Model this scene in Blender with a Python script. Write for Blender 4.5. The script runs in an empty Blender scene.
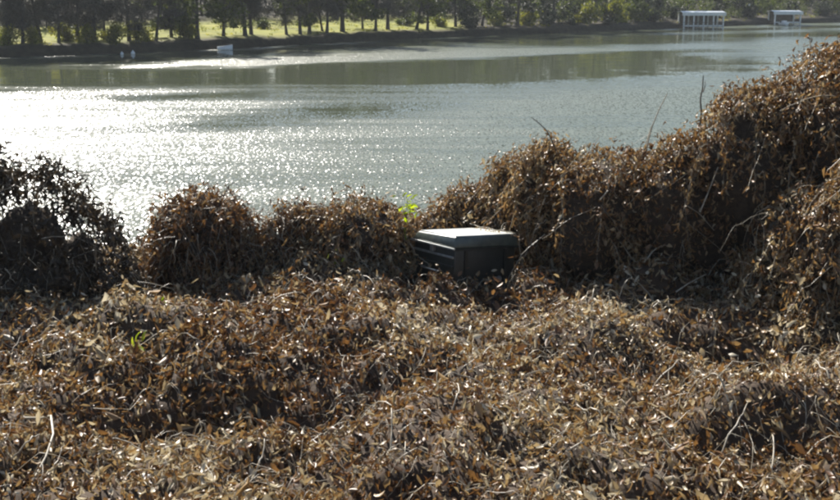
import bpy, bmesh, math, random
import numpy as np
from mathutils import Vector, Matrix

R = math.radians
rng = np.random.default_rng(11)
random.seed(11)
sc = bpy.context.scene
COL = sc.collection

# ------------------------------------------------------------------ camera
F = 1154.0                      # focal length in pixels of the 840 px wide photograph
PITCH = R(12.9)
CAMZ = 8.0
cam = bpy.data.cameras.new('camera')
cam.sensor_width = 36.0
cam.lens = 36.0 * F / 840.0
cam.clip_start, cam.clip_end = 0.1, 6000
camo = bpy.data.objects.new('camera', cam)
camo.location = (0, 0, CAMZ)
camo.rotation_euler = (math.pi / 2 - PITCH, 0, 0)
COL.objects.link(camo)
sc.camera = camo

# ------------------------------------------------------------------ sky, sun, exposure
SUN_AZ, SUN_EL = R(-24), R(38)
w = bpy.data.worlds.new('World')
sc.world = w
w.use_nodes = True
wn = w.node_tree.nodes
sky = wn.new('ShaderNodeTexSky')
sky.sky_type = 'NISHITA'
sky.sun_disc = False
sky.sun_elevation = SUN_EL
sky.sun_rotation = SUN_AZ
sky.air_density, sky.dust_density = 1.0, 0.6
w.node_tree.links.new(sky.outputs[0], wn['Background'].inputs[0])
wn['Background'].inputs[1].default_value = 0.062
sl = bpy.data.lights.new('sun', 'SUN')
sl.energy = 5.0
sl.angle = R(0.5)
sl.color = (1.0, 0.94, 0.86)
so = bpy.data.objects.new('sun', sl)
SUND = Vector((math.sin(SUN_AZ) * math.cos(SUN_EL), math.cos(SUN_AZ) * math.cos(SUN_EL), math.sin(SUN_EL)))
so.rotation_euler = SUND.to_track_quat('Z', 'Y').to_euler()
so.location = (-40, 100, 90)
COL.objects.link(so)
sc.view_settings.view_transform = 'Standard'
sc.view_settings.look = 'None'
sc.view_settings.gamma = 1
sc.view_settings.exposure = 1.22
sc.view_settings.use_curve_mapping = False
sc.cycles.max_bounces = 6
sc.cycles.diffuse_bounces = 3
sc.cycles.transmission_bounces = 3
sc.cycles.volume_bounces = 0
sc.cycles.caustics_reflective = False
sc.cycles.caustics_refractive = False
sc.cycles.sample_clamp_indirect = 6
sc.cycles.filter_width = 2.3


# ------------------------------------------------------------------ helpers
def ray(px, py):
    """direction of a photograph pixel (840 x 500)"""
    a, b = (px - 420) / F, (250 - py) / F
    c, s = math.cos(PITCH), math.sin(PITCH)
    return Vector((a, c + b * s, -s + b * c))


def on_z(px, py, z):
    d = ray(px, py)
    t = (z - CAMZ) / d.z
    return Vector((d.x * t, d.y * t, z))


def on_y(px, py, Y):
    d = ray(px, py)
    t = Y / d.y
    return Vector((d.x * t, Y, CAMZ + d.z * t))


def proj(P):
    """world points (n,3) to pixels of the photograph"""
    P = np.asarray(P, float).reshape(-1, 3)
    c, s = math.cos(PITCH), math.sin(PITCH)
    dz = P[:, 2] - CAMZ
    depth = P[:, 1] * c - dz * s
    up = P[:, 1] * s + dz * c
    return np.stack([420 + F * P[:, 0] / depth, 250 - F * up / depth], 1), depth


_T = np.random.default_rng(5).random((64, 64, 64))


def vnoise(x, y, z=0.0):
    x, y, z = np.broadcast_arrays(np.asarray(x, float), np.asarray(y, float), np.asarray(z, float))
    xi, yi, zi = np.floor(x).astype(int), np.floor(y).astype(int), np.floor(z).astype(int)
    fx, fy, fz = x - xi, y - yi, z - zi
    fx, fy, fz = [f * f * (3 - 2 * f) for f in (fx, fy, fz)]
    out = 0
    for a in (0, 1):
        for b in (0, 1):
            for c in (0, 1):
                out = out + _T[(xi + a) % 64, (yi + b) % 64, (zi + c) % 64] * \
                    (fx if a else 1 - fx) * (fy if b else 1 - fy) * (fz if c else 1 - fz)
    return out * 2 - 1


def fbm(x, y, z=0.0, o=3):
    s, a = 0, 1.0
    for i in range(o):
        s = s + a * vnoise(np.asarray(x) * 2 ** i + 7.3 * i, np.asarray(y) * 2 ** i + 3.1 * i, np.asarray(z) * 2 ** i)
        a *= 0.5
    return s


def raw_mesh(name, V, faces, attrs=None, smooth=False, mat=None):
    """V (n,3), faces (m,k) array or list of such arrays"""
    V = np.asarray(V, np.float32)
    if isinstance(faces, np.ndarray):
        faces = [faces]
    me = bpy.data.meshes.new(name)
    me.vertices.add(len(V))
    me.vertices.foreach_set('co', V.ravel())
    idx = np.concatenate([f.ravel() for f in faces]).astype(np.int32)
    tot = np.concatenate([np.full(len(f), f.shape[1], np.int32) for f in faces])
    start = np.concatenate([[0], np.cumsum(tot)[:-1]]).astype(np.int32)
    me.loops.add(len(idx))
    me.loops.foreach_set('vertex_index', idx)
    me.polygons.add(len(tot))
    me.polygons.foreach_set('loop_start', start)
    me.polygons.foreach_set('loop_total', tot)
    if smooth:
        me.polygons.foreach_set('use_smooth', np.ones(len(tot), bool))
    for k, v in (attrs or {}).items():
        a = me.attributes.new(k, 'FLOAT', 'POINT')
        a.data.foreach_set('value', np.asarray(v, np.float32))
    me.update(calc_edges=True)
    me.validate()
    if mat:
        me.materials.append(mat)
    return me


def link(name, data, parent=None, loc=None):
    o = bpy.data.objects.new(name, data)
    COL.objects.link(o)
    o.parent = parent
    if loc is not None:
        o.location = loc
    return o


def tag(o, label=None, cat=None, group=None, kind=None):
    for k, v in (('label', label), ('category', cat), ('group', group), ('kind', kind)):
        if v:
            o[k] = v
    return o


def empty(name, loc, label, cat, group=None):
    o = link(name, None, None, loc)
    return tag(o, label, cat, group)


def tubes(paths, radii, sides=4):
    """paths: list of (k,3); radii: list of (k,) -> V, quads"""
    Vs, Fs, n0 = [], [], 0
    ang = np.arange(sides) * 2 * np.pi / sides
    for P, r in zip(paths, radii):
        P = np.asarray(P, float)
        k = len(P)
        r = np.broadcast_to(np.asarray(r, float), (k,))
        T = np.gradient(P, axis=0)
        T /= np.linalg.norm(T, axis=1, keepdims=True) + 1e-9
        ref = np.array([0.31, 0.22, 0.92]) if abs(T[0, 2]) < 0.8 else np.array([0.9, 0.3, 0.1])
        A = np.cross(T, ref)
        A /= np.linalg.norm(A, axis=1, keepdims=True) + 1e-9
        B = np.cross(T, A)
        ring = P[:, None, :] + r[:, None, None] * (np.cos(ang)[None, :, None] * A[:, None, :] + np.sin(ang)[None, :, None] * B[:, None, :])
        Vs.append(ring.reshape(-1, 3))
        i = np.arange(k - 1)[:, None] * sides
        j = np.arange(sides)[None, :]
        q = np.stack([i + j, i + (j + 1) % sides, i + sides + (j + 1) % sides, i + sides + j], -1).reshape(-1, 4)
        Fs.append(q + n0)
        n0 += k * sides
    return np.concatenate(Vs), np.concatenate(Fs)


def box_bm(bm, lo, hi, M=None):
    r = bmesh.ops.create_cube(bm, size=1)
    for v in r['verts']:
        v.co = Vector(((lo[0] + hi[0]) / 2 + v.co.x * (hi[0] - lo[0]),
                       (lo[1] + hi[1]) / 2 + v.co.y * (hi[1] - lo[1]),
                       (lo[2] + hi[2]) / 2 + v.co.z * (hi[2] - lo[2])))
        if M:
            v.co = M @ v.co
    return r['verts']


def bm_mesh(name, bm, mat, bevel=0, smooth=False):
    if bevel:
        bmesh.ops.bevel(bm, geom=list(bm.edges), offset=bevel, segments=2, affect='EDGES', profile=0.6)
    me = bpy.data.meshes.new(name)
    bmesh.ops.recalc_face_normals(bm, faces=list(bm.faces))
    bm.to_mesh(me)
    bm.free()
    me.materials.append(mat)
    if smooth:
        for p in me.polygons:
            p.use_smooth = True
    return me


# ------------------------------------------------------------------ materials
def new_mat(name):
    m = bpy.data.materials.new(name)
    m.use_nodes = True
    nt = m.node_tree
    nt.nodes.clear()
    out = nt.nodes.new('ShaderNodeOutputMaterial')
    return m, nt, out


def N(nt, t, **kw):
    n = nt.nodes.new(t)
    for k, v in kw.items():
        if k in n.inputs:
            n.inputs[k].default_value = v
        else:
            setattr(n, k, v)
    return n


def ramp(nt, stops, interp='LINEAR'):
    r = nt.nodes.new('ShaderNodeValToRGB')
    r.color_ramp.interpolation = interp
    e = r.color_ramp.elements
    while len(e) < len(stops):
        e.new(0.5)
    for i, (p, c) in enumerate(stops):
        e[i].position = p
        e[i].color = (*c, 1)
    return r


def leaf_mat(name, stops, rough=0.42, trans=0.35, spec=0.5, tr_gain=1.0):
    """colour from the leaf's own 'tint', fine mottling, gloss and translucency"""
    m, nt, out = new_mat(name)
    L = nt.links.new
    at = N(nt, 'ShaderNodeAttribute', attribute_name='tint')
    no = N(nt, 'ShaderNodeTexNoise', Scale=45.0, Detail=3.0)
    tc = N(nt, 'ShaderNodeTexCoord')
    L(tc.outputs['Object'], no.inputs['Vector'])
    ma = N(nt, 'ShaderNodeMath', operation='MULTIPLY_ADD')
    L(no.outputs['Fac'], ma.inputs[0])
    ma.inputs[1].default_value = 0.24
    ad = N(nt, 'ShaderNodeMath', operation='ADD')
    L(at.outputs['Fac'], ad.inputs[0])
    ad.inputs[1].default_value = -0.12
    L(ad.outputs[0], ma.inputs[2])
    rp = ramp(nt, stops)
    L(ma.outputs[0], rp.inputs[0])
    p = N(nt, 'ShaderNodeBsdfPrincipled', Roughness=rough)
    p.inputs['Specular IOR Level'].default_value = spec
    L(rp.outputs[0], p.inputs['Base Color'])
    t = N(nt, 'ShaderNodeBsdfTranslucent')
    hs = N(nt, 'ShaderNodeHueSaturation', Saturation=1.15, Value=tr_gain)
    L(rp.outputs[0], hs.inputs['Color'])
    L(hs.outputs[0], t.inputs['Color'])
    mx = N(nt, 'ShaderNodeMixShader', Fac=trans)
    L(p.outputs[0], mx.inputs[1])
    L(t.outputs[0], mx.inputs[2])
    L(mx.outputs[0], out.inputs['Surface'])
    return m


def plain_mat(name, c1, c2, scale=8.0, rough=0.8, metallic=0.0, bump=0.0, spec=0.5, coords='Object', stretch=(1, 1, 1)):
    m, nt, out = new_mat(name)
    L = nt.links.new
    tc = N(nt, 'ShaderNodeTexCoord')
    mp = N(nt, 'ShaderNodeMapping', Scale=stretch)
    L(tc.outputs[coords], mp.inputs['Vector'])
    no = N(nt, 'ShaderNodeTexNoise', Scale=scale, Detail=6.0, Roughness=0.65)
    L(mp.outputs[0], no.inputs['Vector'])
    rp = ramp(nt, [(0.3, c1), (0.7, c2)])
    L(no.outputs['Fac'], rp.inputs[0])
    p = N(nt, 'ShaderNodeBsdfPrincipled', Roughness=rough, Metallic=metallic)
    p.inputs['Specular IOR Level'].default_value = spec
    L(rp.outputs[0], p.inputs['Base Color'])
    if bump:
        b = N(nt, 'ShaderNodeBump', Strength=bump, Distance=0.03)
        L(no.outputs['Fac'], b.inputs['Height'])
        L(b.outputs[0], p.inputs['Normal'])
    L(p.outputs[0], out.inputs['Surface'])
    return m


DEAD = leaf_mat('dead_leaf', [(0.0, (0.045, 0.027, 0.016)), (0.22, (0.125, 0.064, 0.031)), (0.42, (0.215, 0.122, 0.055)),
                              (0.62, (0.31, 0.212, 0.105)), (0.80, (0.42, 0.34, 0.205)), (1.0, (0.62, 0.56, 0.42))], rough=0.42, trans=0.32, spec=0.5)
NEAR_BLACK = leaf_mat('near_black_leaf', [(0.0, (0.028, 0.022, 0.014)), (0.6, (0.072, 0.052, 0.030)), (1.0, (0.15, 0.105, 0.06))], rough=0.5, trans=0.2, spec=0.45)  # near-black leaf colours, used on the left-edge shrub only
GREEN = leaf_mat('green_leaf', [(0.0, (0.12, 0.17, 0.025)), (0.5, (0.24, 0.31, 0.04)), (1.0, (0.36, 0.40, 0.07))], trans=0.5, tr_gain=1.5)
STEM = plain_mat('dry_stem', (0.22, 0.18, 0.12), (0.50, 0.45, 0.34), 9, 0.42, spec=0.5)
TWIG = plain_mat('dark_twig', (0.045, 0.035, 0.025), (0.10, 0.08, 0.055), 9, 0.7)
SOIL = plain_mat('soil', (0.030, 0.019, 0.011), (0.085, 0.055, 0.032), 3.5, 0.95, bump=0.8)
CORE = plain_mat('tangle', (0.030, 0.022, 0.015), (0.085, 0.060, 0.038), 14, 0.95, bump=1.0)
BARK = plain_mat('bark', (0.040, 0.035, 0.030), (0.10, 0.088, 0.074), 3, 0.95, bump=0.6, stretch=(1, 1, 0.25))
FAR_TWIGS = leaf_mat('bare_twigs', [(0.0, (0.035, 0.037, 0.030)), (1.0, (0.10, 0.098, 0.080))], rough=0.8, trans=0.1, spec=0.2)
FAR_OLIVE = leaf_mat('olive_leaves', [(0.0, (0.040, 0.055, 0.015)), (0.6, (0.090, 0.115, 0.026)), (1.0, (0.16, 0.18, 0.04))], rough=0.6, trans=0.45, spec=0.3)
FAR_DARK = leaf_mat('evergreen_leaves', [(0.0, (0.018, 0.026, 0.013)), (1.0, (0.050, 0.065, 0.028))], rough=0.6, trans=0.15, spec=0.3)
FAR_YELLOW = leaf_mat('yellow_leaves', [(0.0, (0.11, 0.12, 0.02)), (0.6, (0.23, 0.24, 0.04)), (1.0, (0.36, 0.33, 0.07))], rough=0.6, trans=0.5, spec=0.3)
WHITE = plain_mat('white_paint', (0.62, 0.63, 0.62), (0.80, 0.80, 0.78), 2, 0.45)
WOOD = plain_mat('weathered_wood', (0.10, 0.085, 0.07), (0.22, 0.19, 0.15), 3, 0.85, bump=0.3)
ROOFM = plain_mat('roof_metal', (0.42, 0.46, 0.48), (0.58, 0.61, 0.62), 1.4, 0.35, metallic=0.3)
HULL = plain_mat('dark_hull', (0.03, 0.035, 0.045), (0.06, 0.065, 0.075), 2, 0.4)

# ------------------------------------------------------------------ terrain of the near bank
HEAPS = []      # (x, y, rx, ry, h) low heaps and hollows of the vine cover


def heap(px, py, rpx, h, ry=None, z=3.0):
    p = on_z(px, py, z)
    r = rpx * p.y / F
    HEAPS.append((p.x, p.y, r, ry or r * 1.2, h))


heap(345, 330, 130, 0.18)
heap(640, 300, 70, 0.38, 0.7)
heap(560, 345, 90, 0.30, 0.9)
heap(735, 352, 60, -0.55, 0.8)
heap(790, 415, 90, 0.42, 0.8)
heap(170, 330, 110, 0.40, 0.7)
heap(170, 402, 130, -0.70, 0.9)
heap(300, 400, 70, -0.15, 0.6)
heap(60, 400, 80, 0.22, 0.7)
heap(420, 440, 140, 0.32, 0.9)
heap(620, 450, 120, 0.12, 0.6)
heap(240, 480, 90, -0.12, 0.6)


def ground_h(x, y):
    x, y = np.asarray(x, float), np.asarray(y, float)
    near = np.clip((8.5 - y) / 8.5, 0, 1.6)
    z = 3.0 + 3.2 * near
    edge = 22.3 + 0.5 * np.sin(x * 0.45 + 1.0) + np.where(np.abs(x) > 9, (np.abs(x) - 9) * 0.05, 0)
    d = np.clip((y - edge) / 4.2, 0, 1.4)
    z = z - (d * d * (3 - 2 * np.clip(d, 0, 1))) * 4.0
    z = z + fbm(x * 0.35, y * 0.35, 0.2) * 0.13
    return z


def cover_h(x, y):
    x, y = np.asarray(x, float), np.asarray(y, float)
    z = ground_h(x, y)
    for hx, hy, rx, ry, h in HEAPS:
        z = z + h * np.exp(-(((x - hx) / rx) ** 2 + ((y - hy) / ry) ** 2))
    n = fbm(x * 1.05, y * 1.25, 3.3, 3)
    n2 = fbm(x * 3.1, y * 3.1, 9.1, 2)
    return z + 0.27 * n + 0.10 * n2


def grid_mesh(name, xs, ys, hfun, mat):
    X, Y = np.meshgrid(xs, ys)
    Z = hfun(X, Y)
    V = np.stack([X, Y, Z], -1).reshape(-1, 3)
    nx, ny = len(xs), len(ys)
    i = np.arange(ny - 1)[:, None] * nx + np.arange(nx - 1)[None, :]
    f = np.stack([i, i + 1, i + nx + 1, i + nx], -1).reshape(-1, 4)
    return raw_mesh(name, V, f, smooth=True, mat=mat)


xs = np.concatenate([np.linspace(-300, -16, 36)[:-1], np.linspace(-16, 16, 250), np.linspace(16, 300, 36)[1:]])
ys = np.concatenate([np.linspace(-60, 6, 20)[:-1], np.linspace(6, 29, 180)])
g = tag(link('near_bank_ground', grid_mesh('near_bank_ground', xs, ys, lambda a, b: np.where(np.abs(a) < 17, cover_h(a, b), ground_h(a, b)) - 0.05, SOIL)), kind='structure')

# ------------------------------------------------------------------ water
SHORE = [on_z(x, y, 0) for x, y in ((-60, 61), (0, 57.5), (120, 53.5), (240, 48), (330, 43), (420, 38.5), (520, 34.5), (610, 31), (700, 27.2), (790, 23.4), (900, 20.5))]
sp = np.array([(p.x, p.y) for p in SHORE])
d0, d1 = sp[0] - sp[1], sp[-1] - sp[-2]
sp = np.vstack([sp[0] + d0 / np.linalg.norm(d0) * 260, sp[0] + d0 / np.linalg.norm(d0) * 40, sp, sp[-1] + d1 / np.linalg.norm(d1) * 60, sp[-1] + d1 / np.linalg.norm(d1) * 360])


def seg_dist(P, A, B):
    ab = B - A
    t = np.clip(((P - A) @ ab) / (ab @ ab), 0, 1)
    return np.linalg.norm(P - (A + t[:, None] * ab), axis=1), t


def shore_sd(P):
    """distance to the far shoreline, positive on land"""
    P = np.asarray(P, float)
    best = np.full(len(P), 1e9)
    sgn = np.ones(len(P))
    for A, B in zip(sp[:-1], sp[1:]):
        d, _ = seg_dist(P, A, B)
        ab = B - A
        s = np.sign(ab[0] * (P[:, 1] - A[1]) - ab[1] * (P[:, 0] - A[0]))
        m = d < best
        best = np.where(m, d, best)
        sgn = np.where(m, s, sgn)
    return best * sgn


# wind on the water: bands of ruffled (1) and calm (0) water, half width in metres of the band across
def band(pts, wid, val):
    return ([np.array(on_z(x, y, 0))[:2] for x, y in pts], wid, val)


BANDS = [
    band([(-80, 76), (60, 77), (200, 76), (340, 70), (470, 68), (600, 60)], 15, -1.0),
    band([(235, 63), (300, 60), (420, 55), (560, 50)], 5.0, 1.3),
    band([(125, 66), (158, 65)], 1.6, 0.7),
    band([(560, 42), (700, 37), (860, 33)], 14, -0.75),
    band([(-80, 63), (100, 60), (260, 52), (420, 42), (600, 33), (860, 26)], 5, -1.0),
    band([(390, 83), (470, 81), (560, 73)], 6, -0.45),
    band([(560, 60), (640, 52), (700, 49)], 6, -0.6),
    band([(400, 105), (560, 101)], 6.0, -0.5),
    band([(380, 112), (300, 116), (230, 124)], 4.0, -0.40),
    band([(600, 72), (700, 68), (860, 55)], 10, -0.40),
    band([(540, 102), (640, 99), (720, 97), (820, 94)], 5, 0.55),
    band([(300, 92), (420, 90), (520, 88)], 4, -0.25),
    band([(150, 100), (260, 95)], 2.0, -0.30),
]
wx = np.concatenate([np.linspace(-700, -90, 22)[:-1], np.linspace(-90, 130, 221), np.linspace(130, 900, 24)[1:]])
wy = np.concatenate([np.linspace(-60, 22, 6)[:-1], np.linspace(22, 260, 239), np.linspace(260, 1100, 24)[1:]])
WX, WY = np.meshgrid(wx, wy)
P2 = np.stack([WX.ravel(), WY.ravel()], 1)
P2w = P2 + np.stack([fbm(P2[:, 0] / 23, P2[:, 1] / 23, 1.5), fbm(P2[:, 0] / 23, P2[:, 1] / 23, 8.5)], 1) * 2.5 + np.stack([fbm(P2[:, 0] / 30, P2[:, 1] / 5, 1.5), 1.6 * fbm(P2[:, 0] / 26, P2[:, 1] / 6, 8.5)], 1)
wind = np.full(len(P2), 0.72) + 0.10 * fbm(P2[:, 0] / 30, P2[:, 1] / 11, 2.2)
for pts, wid, val in BANDS:
    dd = np.full(len(P2), 1e9)
    for A, B in zip(pts[:-1], pts[1:]):
        d, _ = seg_dist(P2w, A, B)
        dd = np.minimum(dd, d)
    wind += val * np.exp(-(dd / wid) ** 2 * 1.1)
nx, ny = len(wx), len(wy)
ii = np.arange(ny - 1)[:, None] * nx + np.arange(nx - 1)[None, :]
wf = np.stack([ii, ii + 1, ii + nx + 1, ii + nx], -1).reshape(-1, 4)


def water_mat():
    m, nt, out = new_mat('river_water')
    L = nt.links.new
    tc = N(nt, 'ShaderNodeTexCoord')
    at = N(nt, 'ShaderNodeAttribute', attribute_name='wind')
    # broken streaks in the wind
    mp = N(nt, 'ShaderNodeMapping', Scale=(0.045, 0.30, 1), Rotation=(0, 0, R(-16)))
    L(tc.outputs['Object'], mp.inputs[0])
    ns = N(nt, 'ShaderNodeTexNoise', Scale=1.0, Detail=5.0, Roughness=0.6)
    L(mp.outputs[0], ns.inputs['Vector'])
    a1 = N(nt, 'ShaderNodeMath', operation='MULTIPLY_ADD')
    L(ns.outputs['Fac'], a1.inputs[0])
    a1.inputs[1].default_value = 1.3
    a0 = N(nt, 'ShaderNodeMath', operation='ADD')
    L(at.outputs['Fac'], a0.inputs[0])
    a0.inputs[1].default_value = -0.60
    L(a0.outputs[0], a1.inputs[2])
    mr = N(nt, 'ShaderNodeMapRange', interpolation_type='SMOOTHSTEP')
    mr.inputs['From Min'].default_value = 0.0
    mr.inputs['From Max'].default_value = 1.05
    L(a1.outputs[0], mr.inputs['Value'])
    # waves: the tilt of each wavelet, stronger where the wind ruffles the water
    m1 = N(nt, 'ShaderNodeMapping', Scale=(11.0, 2.8, 1), Rotation=(0, 0, R(-6)))
    L(tc.outputs['Object'], m1.inputs[0])
    n1 = N(nt, 'ShaderNodeTexNoise', Scale=1.0, Detail=2.0, Roughness=0.6)
    L(m1.outputs[0], n1.inputs['Vector'])
    m2 = N(nt, 'ShaderNodeMapping', Scale=(0.35, 0.7, 1), Rotation=(0, 0, R(8)))
    L(tc.outputs['Object'], m2.inputs[0])
    n2 = N(nt, 'ShaderNodeTexNoise', Scale=1.0, Detail=3.0)
    L(m2.outputs[0], n2.inputs['Vector'])
    st = N(nt, 'ShaderNodeMapRange')
    st.inputs['To Min'].default_value = 0.02
    st.inputs['To Max'].default_value = 2.5
    L(mr.outputs[0], st.inputs['Value'])
    va = N(nt, 'ShaderNodeVectorMath', operation='SUBTRACT')
    L(n1.outputs['Color'], va.inputs[0])
    va.inputs[1].default_value = (0.5, 0.5, 0.5)
    vs_ = N(nt, 'ShaderNodeVectorMath', operation='SCALE')
    L(va.outputs[0], vs_.inputs[0])
    L(st.outputs[0], vs_.inputs['Scale'])
    vb = N(nt, 'ShaderNodeVectorMath', operation='SUBTRACT')
    L(n2.outputs['Color'], vb.inputs[0])
    vb.inputs[1].default_value = (0.5, 0.5, 0.5)
    vm = N(nt, 'ShaderNodeVectorMath', operation='MULTIPLY_ADD')
    L(vb.outputs[0], vm.inputs[0])
    vm.inputs[1].default_value = (0.05, 0.05, 0.0)
    L(vs_.outputs[0], vm.inputs[2])
    vf = N(nt, 'ShaderNodeVectorMath', operation='MULTIPLY_ADD')
    L(vm.outputs[0], vf.inputs[0])
    vf.inputs[1].default_value = (0.80, 1.12, 0)
    vf.inputs[2].default_value = (0, 0, 1)
    b2 = N(nt, 'ShaderNodeVectorMath', operation='NORMALIZE')
    L(vf.outputs[0], b2.inputs[0])
    rr = N(nt, 'ShaderNodeMapRange')
    rr.inputs['To Min'].default_value = 0.06
    rr.inputs['To Max'].default_value = 0.34
    L(mr.outputs[0], rr.inputs['Value'])
    p = N(nt, 'ShaderNodeBsdfPrincipled', IOR=1.33)
    p.inputs['Base Color'].default_value = (0.074, 0.086, 0.054, 1)
    L(rr.outputs[0], p.inputs['Roughness'])
    L(b2.outputs[0], p.inputs['Normal'])
    L(p.outputs[0], out.inputs['Surface'])
    return m


wme = raw_mesh('river_water', np.stack([P2[:, 0], P2[:, 1], np.zeros(len(P2))], 1), wf, {'wind': wind}, True, water_mat())
tag(link('river_water', wme), kind='structure')

# ------------------------------------------------------------------ far bank terrain


def far_h(P):
    P = np.asarray(P, float)
    s = shore_sd(P)
    z = np.interp(s, [-8, -0.3, 0.0, 0.9, 2.5, 12, 40, 90, 250, 900], [-2.5, -0.4, -0.05, 1.05, 1.3, 1.7, 3.6, 9, 24, 40])
    return z + np.where(s > 0.5, 0.18 * fbm(P[:, 0] / 4, P[:, 1] / 4, 4.0), 0)


def far_mat():
    m, nt, out = new_mat('far_ground')
    L = nt.links.new
    tc = N(nt, 'ShaderNodeTexCoord')
    at = N(nt, 'ShaderNodeAttribute', attribute_name='grass')
    n1 = N(nt, 'ShaderNodeTexNoise', Scale=0.35, Detail=6.0, Roughness=0.7)
    L(tc.outputs['Object'], n1.inputs['Vector'])
    gr = ramp(nt, [(0.25, (0.065, 0.08, 0.013)), (0.5, (0.19, 0.20, 0.028)), (0.75, (0.32, 0.28, 0.055))])
    L(n1.outputs['Fac'], gr.inputs[0])
    soil = ramp(nt, [(0.3, (0.022, 0.020, 0.012)), (0.7, (0.055, 0.046, 0.028))])
    n2 = N(nt, 'ShaderNodeTexNoise', Scale=1.6, Detail=6.0)
    L(tc.outputs['Object'], n2.inputs['Vector'])
    L(n2.outputs['Fac'], soil.inputs[0])
    mx = N(nt, 'ShaderNodeMix', data_type='RGBA')
    L(at.outputs['Fac'], mx.inputs['Factor'])
    L(soil.outputs[0], mx.inputs['A'])
    L(gr.outputs[0], mx.inputs['B'])
    p = N(nt, 'ShaderNodeBsdfPrincipled', Roughness=0.95)
    p.inputs['Specular IOR Level'].default_value = 0.2
    L(mx.outputs['Result'], p.inputs['Base Color'])
    L(p.outputs[0], out.inputs['Surface'])
    return m


# strip mesh following the shoreline: s = distance inland
svals = np.array([-8, -3, -1, -0.3, 0, 0.4, 0.9, 1.6, 2.5, 4, 6, 8, 11, 14, 18, 22, 27, 33, 40, 50, 65, 90, 150, 250, 450, 900.])
tot = np.concatenate([[0], np.cumsum(np.linalg.norm(np.diff(sp, axis=0), axis=1))])
tv = np.concatenate([np.linspace(0, 215, 12)[:-1], np.linspace(215, tot[-1] - 300, 230), np.linspace(tot[-1] - 300, tot[-1], 12)[1:]])
Lx, Ly = np.interp(tv, tot, sp[:, 0]), np.interp(tv, tot, sp[:, 1])
k = np.ones(15) / 15
pad = lambda a: np.concatenate([np.full(7, a[0]), a, np.full(7, a[-1])])
tx, ty = np.gradient(Lx, tv), np.gradient(Ly, tv)
tx, ty = np.convolve(pad(tx), k, 'valid'), np.convolve(pad(ty), k, 'valid')
tl = np.hypot(tx, ty)
nxv, nyv = -ty / tl, tx / tl


def shore_point(t, s):
    """t metres along the far shore, s metres inland"""
    x, y = np.interp(t, tv, Lx), np.interp(t, tv, Ly)
    a, b = np.interp(t, tv, nxv), np.interp(t, tv, nyv)
    return np.array([x + a * s, y + b * s])


GX = Lx[:, None] + nxv[:, None] * svals[None, :]
GY = Ly[:, None] + nyv[:, None] * svals[None, :]
wob = 0.25 * vnoise(tv / 3.0, 0.0)[:, None] * np.exp(-((svals - 0.4) / 1.5) ** 2)[None, :]
GZ = np.interp(svals, [-8, -0.3, 0.0, 0.9, 2.5, 12, 40, 90, 250, 900], [-2.5, -0.4, -0.05, 1.05, 1.3, 1.7, 3.6, 9, 24, 40])[None, :] + np.where(svals > 0.5, 1, 0)[None, :] * 0.18 * fbm(GX / 4, GY / 4, 4.0) + wob


def far_z(t, s):
    i = np.interp(t, tv, np.arange(len(tv)))
    j = np.interp(s, svals, np.arange(len(svals)))
    i0, j0 = int(min(i, len(tv) - 2)), int(min(j, len(svals) - 2))
    a, b = i - i0, j - j0
    return (GZ[i0, j0] * (1 - a) * (1 - b) + GZ[i0 + 1, j0] * a * (1 - b) + GZ[i0, j0 + 1] * (1 - a) * b + GZ[i0 + 1, j0 + 1] * a * b)


ns_, nt_ = len(svals), len(tv)
grass = np.broadcast_to(np.interp(svals, [1.2, 3.5, 22, 30], [0, 1, 1, 0])[None, :], GX.shape)
gpx, _ = proj(np.stack([GX, GY, np.full_like(GX, 1.5)], -1).reshape(-1, 3))
gpx = np.where(GY.ravel() > 20, gpx[:, 0], -500).reshape(GX.shape)
lawn = np.interp(gpx, [-80, 40, 445, 470], [.4, 1, 1, 0])      # the lawn ends where the scrub begins
grass = grass * lawn
grass = np.clip(grass + 0.35 * fbm(GX / 6, GY / 6, 1.0) * (grass > 0), 0, 1)
ii = np.arange(nt_ - 1)[:, None] * ns_ + np.arange(ns_ - 1)[None, :]
ff = np.stack([ii, ii + ns_, ii + ns_ + 1, ii + 1], -1).reshape(-1, 4)
tag(link('far_bank_ground', raw_mesh('far_bank_ground', np.stack([GX, GY, GZ], -1).reshape(-1, 3), ff, {'grass': grass.ravel()}, True, far_mat())), kind='structure')


def t_of_px(px, s=0.0):
    """position along the shore whose point s metres inland projects to column px"""
    ts = np.linspace(tv[0], tv[-1], 3000)
    P = np.array([shore_point(t, s) for t in (ts[0], ts[-1])])
    X = np.interp(ts, tv, Lx) + np.interp(ts, tv, nxv) * s
    Y = np.interp(ts, tv, Ly) + np.interp(ts, tv, nyv) * s
    q, dep = proj(np.stack([X, Y, np.full_like(X, 1.0)], 1))
    c = np.where(dep > 5, q[:, 0], 1e9)
    return ts[np.argmin(np.abs(c - px))]


# ------------------------------------------------------------------ trees of the far shore
def face_cloud(centers, size, rg, sliver=1.0, tint=None, up=0.0):
    """small leaf-like quads at centers, random orientation"""
    n = len(centers)
    a = rg.normal(size=(n, 3))
    a[:, 2] += up
    a /= np.linalg.norm(a, axis=1, keepdims=True)
    b = np.cross(a, rg.normal(size=(n, 3)))
    b /= np.linalg.norm(b, axis=1, keepdims=True)
    s = size * rg.uniform(0.6, 1.4, n)[:, None]
    a, b = a * s, b * s * sliver
    V = np.stack([centers - a, centers + b * 0.9 - a * 0.1, centers + a, centers - b * 0.9 + a * 0.15], 1).reshape(-1, 3)
    f = np.arange(n * 4).reshape(-1, 4)
    t = rg.uniform(0, 1, n) if tint is None else tint
    return V, f, np.repeat(t, 4)


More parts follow.
